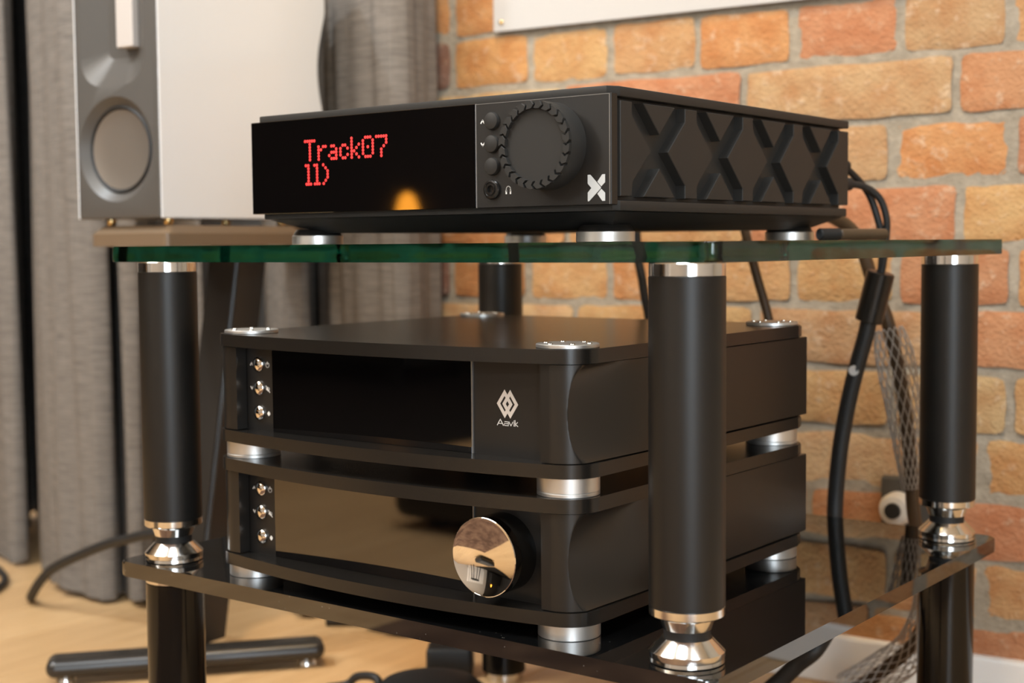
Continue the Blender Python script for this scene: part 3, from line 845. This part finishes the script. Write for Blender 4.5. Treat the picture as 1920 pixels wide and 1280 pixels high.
SP('side_cheek', box(SW - 0.0009, SW + 0.0008, 0.001, 0.025, SB, ST, 0.0006, 1), spk_white)
SP('baffle', baf, spk_black, ang=28, label='satin black front baffle with dished recesses')
Rm = Matrix.Translation((WC[0], 0, WC[1])) @ Matrix.Rotation(radians(90), 4, 'X')
bm = bmesh.new(); bm_lathe(bm, [(0.0600, -0.0130), (0.0590, -0.0095), (0.0560, -0.0070), (0.0535, -0.0095), (0.0525, -0.0128)], 64, Rm)
SP('woofer_surround', bm, rubber)
bm = bmesh.new(); bm_lathe(bm, [(0.0530, -0.0130), (0.0530, -0.0095), (0.045, -0.0108), (0.028, -0.0118), (0.012, -0.0121), (0, -0.0122)], 64, Rm)
SP('woofer_cone', bm, cone_m, label='brushed metal woofer cone')
SP('ribbon_tweeter', box(0.0460, 0.0770, 0.0030, 0.0205, 0.5915, 0.718, 0.0015, 2), ribbon_m, label='tall pale ribbon tweeter')

# stand
stand = thing('speaker_stand', SM @ Vector((0.078, 0.17, FLOOR_Z)), 'glossy black speaker stand with a leaning column and long bar foot', 'stand')
def SS(n, bm, m, par=stand, mtx=SM, **kw):
    for v in bm.verts: v.co = mtx @ v.co
    return part(n, bm, m, par, **kw)
bm = bmesh.new()
r0 = shelf_outline(-0.010, 0.136, 0.002, 0.280, 0.008); r1 = shelf_outline(-0.002, 0.126, 0.014, 0.262, 0.006)
for lvl in ((r0, 0.3285), (r0, 0.3455), (r1, 0.3560)):
    pass
va = [bm.verts.new((x, y, 0.3285)) for x, y in r0]; vb = [bm.verts.new((x, y, 0.3455)) for x, y in r0]; vc = [bm.verts.new((x, y, 0.3560)) for x, y in r1]
bm.faces.new(va); bm.faces.new(vc)
for A_, B_ in ((va, vb), (vb, vc)):
    for k in range(len(A_)): bm.faces.new((A_[k], A_[(k + 1) % len(A_)], B_[(k + 1) % len(A_)], B_[k]))
SS('top_plate', bm, mat('bronze_plate', (0.17, 0.115, 0.07), 0.28), label='bronze brown top plate')
for x, y in ((0.008, 0.022), (0.116, 0.022), (0.008, 0.245), (0.116, 0.245)):
    bm = bmesh.new(); bm_lathe(bm, [(0.0015, 0.3545), (0.0060, 0.3580), (0.0066, 0.3600), (0.0066, 0.3645), (0.0055, 0.3655)], 24, Matrix.Translation((x, y, 0)))
    SS('spike', bm, brass, label='small brass spike')
# column leaning back, standing on one long bar set cornerwise
bm = bmesh.new(); rows = []
for j in range(2):
    z = (FLOOR_Z + 0.036, 0.3285)[j]; cy = (0.119, 0.226)[j]
    rows.append([bm.verts.new((0.073 + sx * 0.030, cy + sy * 0.033, z)) for sx, sy in ((-1, -1), (1, -1), (1, 1), (-1, 1))])
for k in range(4): bm.faces.new((rows[0][k], rows[0][(k + 1) % 4], rows[1][(k + 1) % 4], rows[1][k]))
bm.faces.new(rows[0]); bm.faces.new(rows[1])
es = [e for e in bm.edges if abs((e.verts[0].co - e.verts[1].co).normalized().z) > 0.6]
bmesh.ops.bevel(bm, geom=es, offset=0.005, segments=3, affect='EDGES')
SS('column', bm, stand_m)
bar_m = Matrix.Translation((0.050, 0.080, FLOOR_Z + 0.024)) @ Matrix.Rotation(radians(135), 4, 'Z')
SS('foot_bar', box(-0.190, 0.190, -0.026, 0.026, -0.013, 0.013, 0.0125, 5, bar_m), stand_m)
for x in (-0.165, 0.165):
    q = bar_m @ Vector((x, 0, 0))
    bm = bmesh.new(); bm_lathe(bm, [(0.013, FLOOR_Z), (0.014, FLOOR_Z + 0.002), (0.012, FLOOR_Z + 0.010), (0.010, FLOOR_Z + 0.013)], 24, Matrix.Translation((q.x, q.y, 0)))
    SS('foot_pad', bm, polished, label='bright metal foot pad')

# ================================================================== CURTAINS
def curtain(path, name, label, z_lo, z_hi, hem):
    base = (path[len(path) // 2][0], path[len(path) // 2][1], z_lo)
    P = smooth_path([(x, y, 0) for x, y in path], 10)
    bm = bmesh.new(); NZ = 26; rows = []
    for j in range(NZ + 1):
        t = j / NZ; z = z_lo + (z_hi - z_lo) * t
        row = []
        for i, p in enumerate(P):
            w = 0.0025 * sin(i * 0.8 + t * 5) * (1 - t) + 0.003 * sin(i * 0.33 + t * 9)
            row.append(bm.verts.new((p.x + w, p.y + w, z + (hem(i / len(P)) * (1 - t)))))
        rows.append(row)
    for a, b in zip(rows[:-1], rows[1:]):
        for k in range(len(a) - 1): bm.faces.new((a[k], a[k + 1], b[k + 1], b[k]))
    bmesh.ops.recalc_face_normals(bm, faces=bm.faces)
    bmesh.ops.solidify(bm, geom=bm.faces[:], thickness=0.003)
    o = finish(bm, name, curtain_m, None, 60, base=base)
    o.location = base
    return tag(o, label, 'curtain', 'grey floor-length curtains')
left = [(-2.071, 0.64), (-1.948, 0.60), (-1.836, 0.575), (-1.789, 0.565), (-1.776, 0.575), (-1.833, 0.62), (-1.981, 0.72), (-2.158, 0.84), (-2.19, 0.88), (-2.073, 0.82), (-1.887, 0.70), (-1.676, 0.56), (-1.60, 0.515), (-1.519, 0.487), (-1.437, 0.482), (-1.402, 0.497), (-1.432, 0.53), (-1.546, 0.62), (-1.529, 0.62), (-1.402, 0.53), (-1.343, 0.503), (-1.332, 0.513), (-1.358, 0.55), (-1.393, 0.6), (-1.326, 0.60), (-1.275, 0.60)]
curtain(left, 'curtain', 'long grey curtain in deep folds at the far left behind the white loudspeaker', FLOOR_Z + 0.012, 2.1, lambda t: 0.004 * sin(t * 40))
right = [(-1.26, 0.72), (-1.21, 0.70), (-1.119, 0.635), (-1.075, 0.615), (-1.057, 0.625), (-1.08, 0.66), (-1.152, 0.735), (-1.144, 0.738), (-1.10, 0.70), (-1.048, 0.668), (-0.983, 0.642), (-0.916, 0.625), (-0.864, 0.622), (-0.849, 0.645), (-0.867, 0.69), (-0.879, 0.735)]
curtain(right, 'curtain', 'grey curtain drawn up against the left end of the brick wall', FLOOR_Z + 0.012, 2.1, lambda t: 0.003 * sin(t * 30))

# ================================================================== things on the wall
pm = wall_m
po = thing('poster', pm @ Vector((-0.40, -0.008, 0.82)), 'plain white poster board pinned to the brick wall at the top', 'poster')
bm = box(-0.7880, 0.02, -0.0075, -0.0042, 0.6490, 1.05, 0.0006, 1, pm)
part('board', bm, poster_m, po)
bm = bmesh.new(); bm_lathe(bm, [(0.0042, 0), (0.0040, 0.0012), (0.0022, 0.0022), (0, 0.0024)], 20, pm @ Matrix.Translation((-0.7735, -0.0075, 0.6625)) @ Matrix.Rotation(radians(90), 4, 'X'))
part('pin', bm, brass, po, label='small brass pin')

so = thing('wall_socket', pm @ Vector((-0.150, -0.01, -0.003)), 'dark wall socket with a white round plug behind the right rear post', 'socket')
part('socket_plate', box(-0.1775, -0.105, -0.020, -0.003, -0.045, 0.0200, 0.003, 2, pm), socket_m, so)
bm = bmesh.new(); bm_lathe(bm, [(0.022, 0), (0.022, 0.014), (0.018, 0.022), (0.0105, 0.024), (0.0105, 0.018), (0, 0.018)], 40, pm @ Matrix.Translation((-0.153, -0.020, -0.020)) @ Matrix.Rotation(radians(90), 4, 'X'))
pl = part('plug', bm, white_plastic, so, label='white round plug')
bm = bmesh.new(); bm_lathe(bm, [(0.0100, 0), (0.0100, 0.010), (0, 0.011)], 28, pm @ Matrix.Translation((-0.153, -0.039, -0.020)) @ Matrix.Rotation(radians(90), 4, 'X'))
part('plug_core', bm, rubber, pl)

# ================================================================== cables behind the rack
def cable_thing(name, pts, r, m, label, seg=14, cat='cable'):
    base = Vector(pts[len(pts) // 2])
    t = thing(name, base, label, cat)
    part('cord', tube(pts, r, seg), m, t)
    return t
def barrel(a, b, r, par, m, name, label=None, b_=0.0012):
    a = Vector(a); b = Vector(b); d = b - a
    q = d.to_track_quat('Z', 'Y').to_matrix().to_4x4()
    bm = bmesh.new(); bm_lathe(bm, [(r - b_, 0), (r, b_), (r, d.length - b_), (r - b_, d.length)], 36, Matrix.Translation(a) @ q)
    return part(name, bm, m, par, label=label)
# signal cable: two thin leads joined in a barrel, one thick cord going down
t = thing('signal_cable', (-0.118, 0.64, 0.264), 'black signal cable with twin leads and a barrel splitter hanging behind the amplifiers', 'cable')
part('lead', tube([(-0.150, 0.535, 0.424), (-0.140, 0.565, 0.421), (-0.132, 0.60, 0.407), (-0.122, 0.628, 0.383), (-0.1135, 0.636, 0.353), (-0.1105, 0.64, 0.331), (-0.110, 0.64, 0.300), (-0.1125, 0.64, 0.288)], 0.0042, 14), cable_black, t)
part('lead', tube([(-0.150, 0.535, 0.393), (-0.138, 0.575, 0.3935), (-0.122, 0.61, 0.391), (-0.109, 0.628, 0.378), (-0.103, 0.636, 0.355), (-0.1045, 0.64, 0.331), (-0.108, 0.64, 0.300), (-0.1105, 0.64, 0.288)], 0.0042, 14), cable_black, t)
barrel((-0.152, 0.519, 0.4285), (-0.134, 0.592, 0.4125), 0.0080, t, rubber, 'plug')
barrel((-0.152, 0.519, 0.3925), (-0.130, 0.594, 0.3930), 0.0075, t, rubber, 'plug')
barrel((-0.1255, 0.64, 0.232), (-0.1105, 0.64, 0.2905), 0.0165, t, black_satin, 'splitter_barrel', 'black metal splitter barrel')
part('cord', tube([(-0.1245, 0.64, 0.236), (-0.129, 0.64, 0.215), (-0.139, 0.64, 0.180), (-0.151, 0.64, 0.130), (-0.161, 0.64, 0.070), (-0.1665, 0.64, -0.002), (-0.155, 0.625, -0.055), (-0.130, 0.56, -0.100), (-0.122, 0.50, -0.127), (-0.145, 0.495, -0.151), (-0.172, 0.49, -0.180), (-0.23, 0.47, -0.235), (-0.30, 0.44, -0.260)], 0.0098, 16), cable_black, t)
bm = bmesh.new()
bm_lathe(bm, [(0.0050, 0), (0.0062, 0.0003), (0.0062, 0.0009), (0.0050, 0.0012), (0.0042, 0.0008)], 24, Matrix.Translation((-0.1395, 0.6302, 0.1735)) @ Matrix.Rotation(radians(90), 4, 'X') @ Matrix.Rotation(radians(35), 4, 'Y'))
part('printed_mark', bm, mesh_grey, t, label='pale ring mark')
# mains cable in a loose grey mesh sleeve
pp = [(-0.185, 0.60, 0.367), (-0.170, 0.655, 0.352), (-0.156, 0.68, 0.328), (-0.136, 0.68, 0.272), (-0.118, 0.68, 0.229), (-0.103, 0.68, 0.168), (-0.0925, 0.68, 0.104), (-0.086, 0.68, 0.040), (-0.083, 0.68, 0.0), (-0.070, 0.685, -0.085), (-0.078, 0.69, -0.150), (-0.115, 0.69, -0.195), (-0.165, 0.68, -0.235), (-0.22, 0.66, -0.258)]
t = thing('mains_cable', (-0.09, 0.68, 0.08), 'brown braided mains cable in a grey net sleeve beside the right rear post', 'cable')
part('cord', tube(pp, 0.0082, 16), cable_brown, t)
def net(path, rf, turns, n_str, w):
    """an open net of crossing strands round a cable"""
    bm = bmesh.new(); n = len(path)
    T = [(path[min(i + 1, n - 1)] - path[max(i - 1, 0)]).normalized() for i in range(n)]
    N = T[0].orthogonal().normalized(); fr = []
    for i in range(n):
        N = (N - T[i] * N.dot(T[i])).normalized(); fr.append((N.copy(), T[i].cross(N)))
    for d in (1, -1):
        for s in range(n_str):
            pth = []
            for i in range(n):
                a = 2 * pi * (s / n_str + d * turns * i / (n - 1)); r = rf(i / (n - 1))
                pth.append(path[i] + (fr[i][0] * cos(a) + fr[i][1] * sin(a)) * r)
            bm_tube(bm, pth, w, 4, False)
    return bm
P1 = smooth_path([(-0.114, 0.672, 0.222), (-0.106, 0.672, 0.190), (-0.099, 0.674, 0.150), (-0.0935, 0.676, 0.104), (-0.0885, 0.678, 0.060), (-0.0862, 0.68, 0.030)], 12)
part('net_sleeve', net(P1, lambda t: 0.0225 * min(1, 0.72 + 1.6 * t) if t < 0.35 else 0.0225 - 0.012 * ((t - 0.35) / 0.65), 0.55, 15, 0.0007), mesh_grey, t, label='grey net sleeve', kind='stuff')
P2 = smooth_path([(-0.070, 0.685, -0.085), (-0.072, 0.69, -0.125), (-0.090, 0.69, -0.172), (-0.125, 0.688, -0.205), (-0.165, 0.68, -0.235)], 12)
part('net_sleeve', net(P2, lambda t: 0.0115 + 0.012 * min(1, t * 1.6), 0.6, 15, 0.0008), mesh_grey, t, label='grey net sleeve', kind='stuff')
# brown lead behind the upper component, black plug lead beside the near post
cable_thing('speaker_lead', [(-0.300, 0.60, 0.400), (-0.285, 0.612, 0.370), (-0.275, 0.615, 0.335), (-0.2615, 0.618, 0.284), (-0.2475, 0.62, 0.236), (-0.240, 0.62, 0.19), (-0.236, 0.62, 0.10)], 0.0058, cable_brown, 'thin brown lead running down behind the disc of the upper component')
t = cable_thing('interconnect_lead', [(-0.445, 0.63, 0.350), (-0.442, 0.63, 0.31), (-0.436, 0.63, 0.282), (-0.431, 0.63, 0.254), (-0.426, 0.63, 0.233), (-0.418, 0.63, 0.184), (-0.41, 0.63, 0.10)], 0.0060, cable_black, 'black interconnect lead passing just left of the near right post')
# a plug lying on the glass behind the streamer's foot
t = thing('loose_plug', (-0.085, 0.50, TZ), 'dark cable plug with a brown barrel lying on the glass behind the streamer', 'plug')
barrel((-0.102, 0.452, TZ + 0.0066), (-0.090, 0.476, TZ + 0.0066), 0.0066, t, rubber, 'tip')
barrel((-0.090, 0.476, TZ + 0.0064), (-0.062, 0.535, TZ + 0.0064), 0.0062, t, cable_brown, 'barrel')

# ================================================================== floor things
cable_thing('floor_cable', [(-2.30, 0.54, FLOOR_Z + 0.007), (-2.05, 0.53, FLOOR_Z + 0.007), (-1.86, 0.535, FLOOR_Z + 0.007), (-1.75, 0.51, FLOOR_Z + 0.007), (-1.66, 0.46, FLOOR_Z + 0.007), (-1.60, 0.38, FLOOR_Z + 0.007)], 0.0065, cable_black, 'black cable on the floor by the far left curtain hem')
cable_thing('floor_cable', [(-1.53, 0.428, FLOOR_Z + 0.007), (-1.50, 0.410, -0.252), (-1.461, 0.40, -0.222), (-1.422, 0.40, -0.194), (-1.349, 0.40, -0.163), (-1.279, 0.40, -0.137), (-1.226, 0.40, -0.122), (-1.167, 0.40, -0.107), (-1.05, 0.40, -0.09)], 0.0080, cable_black, 'black cable arching up from the floor behind the left post')
# power block with its lead, and a round cable reel under the rack
t = thing('power_adapter', (-0.692, 0.535, FLOOR_Z), 'small black power adapter box on the floor under the rack', 'adapter')
m2 = Matrix.Translation((-0.692, 0.535, FLOOR_Z)) @ Matrix.Rotation(radians(35), 4, 'Z')
part('case', box(-0.032, 0.032, -0.026, 0.026, 0.0, 0.042, 0.006, 3, m2), rubber, t)
part('lead', tube([(-0.715, 0.540, FLOOR_Z + 0.040), (-0.694, 0.550, FLOOR_Z + 0.065), (-0.702, 0.556, FLOOR_Z + 0.10), (-0.710, 0.56, FLOOR_Z + 0.15), (-0.70, 0.56, -0.06)], 0.0036, 10), cable_black, t)
t = thing('cable_reel', (-0.610, 0.395, FLOOR_Z), 'low round black cable reel at the bottom of the picture under the rack', 'reel')
part('disc', lathe([(0.072, FLOOR_Z), (0.075, FLOOR_Z + 0.003), (0.074, FLOOR_Z + 0.028), (0.060, FLOOR_Z + 0.040), (0.03, FLOOR_Z + 0.045), (0, FLOOR_Z + 0.046)], (-0.610, 0.395, 0), 56), rubber, t)
cable_thing('floor_cable', [(-1.012, 0.612, FLOOR_Z + 0.012), (-0.99, 0.630, FLOOR_Z + 0.012), (-0.95, 0.655, FLOOR_Z + 0.012), (-0.90, 0.675, FLOOR_Z + 0.012), (-0.84, 0.68, FLOOR_Z + 0.012)], 0.012, cable_black, 'short thick black cable end on the floor behind the bar foot')
cable_thing('looped_lead', [(-0.775, 0.375, FLOOR_Z + 0.006), (-0.757, 0.395, -0.262), (-0.742, 0.40, -0.250), (-0.713, 0.40, -0.245), (-0.699, 0.395, -0.252), (-0.70, 0.37, FLOOR_Z + 0.006)], 0.0055, cable_black, 'thin black lead looped on the floor left of the cable reel')

# ================================================================== the rest of the room, seen only in reflections
rg = box(-5.3, -2.15, -4.15, -1.95, FLOOR_Z, FLOOR_Z + 0.012, 0.004, 1)
o = finish(rg, 'rug', rug_m); tag(o, 'large dark rug across the far end of the room', 'rug')
brown_rug = mat('brown_rug', (0.16, 0.085, 0.05), 0.95, spec=0.1)
_n = noise(brown_rug.node_tree, 9, 5); _r = ramp(brown_rug.node_tree, _n.outputs[0], [(0.35, (0.085, 0.045, 0.028)), (0.65, (0.20, 0.115, 0.070))])
brown_rug.node_tree.links.new(_r.outputs[0], brown_rug.node_tree.nodes['Principled BSDF'].inputs['Base Color'])
o = finish(box(-0.92, 0.9, -1.05, -0.22, FLOOR_Z, FLOOR_Z + 0.010, 0.003, 1), 'rug', brown_rug); tag(o, 'mottled brown rug in front of the rack', 'rug')
t = thing('sideboard', (-4.2, -3.75, FLOOR_Z), 'low black sideboard against the front wall', 'sideboard')
struct('dark_backdrop', box(-5.38, -3.45, -4.30, -4.27, FLOOR_Z, 2.2), plaster_dark)  # unseen dark panel, added so the streamer's display reflects something dark
part('cabinet', box(-4.9, -3.4, -4.0, -3.5, FLOOR_Z + 0.08, 0.36, 0.006, 1), black_deep, t)
for x in (-4.8, -3.5):
    for y in (-3.95, -3.55): part('leg', box(x - 0.02, x + 0.02, y - 0.02, y + 0.02, FLOOR_Z + 0.012, FLOOR_Z + 0.08), black_deep, t)
t = thing('table_lamp', (-3.56, -3.6, 0.36), 'small amber table lamp on the sideboard', 'lamp')
part('base', lathe([(0.05, 0.36), (0.05, 0.37), (0.012, 0.385), (0.010, 0.44)], (-3.56, -3.6, 0), 32), brass, t)
amber = mat('amber_shade', (0.8, 0.4, 0.05), 0.5); _b = amber.node_tree.nodes['Principled BSDF']
_b.inputs['Emission Color'].default_value = (1.0, 0.36, 0.03, 1); _b.inputs['Emission Strength'].default_value = 5.5
part('shade', lathe([(0.050, 0.44), (0.048, 0.49), (0.034, 0.535), (0.015, 0.555), (0, 0.558)], (-3.56, -3.6, 0), 32), amber, t, label='glowing amber shade')
t = thing('footstool', (-1.18, -1.45, FLOOR_Z), 'low black footstool on the open floor', 'footstool')
part('cushion', box(-1.46, -0.94, -1.64, -1.27, FLOOR_Z + 0.02, FLOOR_Z + 0.11, 0.03, 3), rubber, t)
for x in (-1.38, -1.02):
    for y in (-1.57, -1.34): part('leg', box(x - 0.015, x + 0.015, y - 0.015, y + 0.015, FLOOR_Z, FLOOR_Z + 0.03), black_deep, t)
t = thing('radiator', (-2.2, -4.2, FLOOR_Z), 'white panel radiator on the front wall', 'radiator')
for k in range(9): part('panel', box(-3.05 + k * 0.17, -2.90 + k * 0.17, -4.26, -4.18, FLOOR_Z + 0.12, 0.62, 0.012, 2), white_paint, t)
part('foot', box(-3.0, -1.6, -4.24, -4.20, FLOOR_Z, FLOOR_Z + 0.125), white_paint, t)
t = thing('bar_stool', (-1.83, -3.4, FLOOR_Z), 'black stool with splayed legs before the radiator', 'stool')
part('seat', box(-2.05, -1.61, -3.60, -3.22, 0.34, 0.40, 0.02, 2), black_deep, t)
for sx, sy in ((-1, -1), (1, -1), (1, 1), (-1, 1)):
    part('leg', tube([(-1.83 + sx * 0.16, -3.41 + sy * 0.14, 0.345), (-1.83 + sx * 0.24, -3.41 + sy * 0.21, FLOOR_Z)], 0.022, 10), black_deep, t)
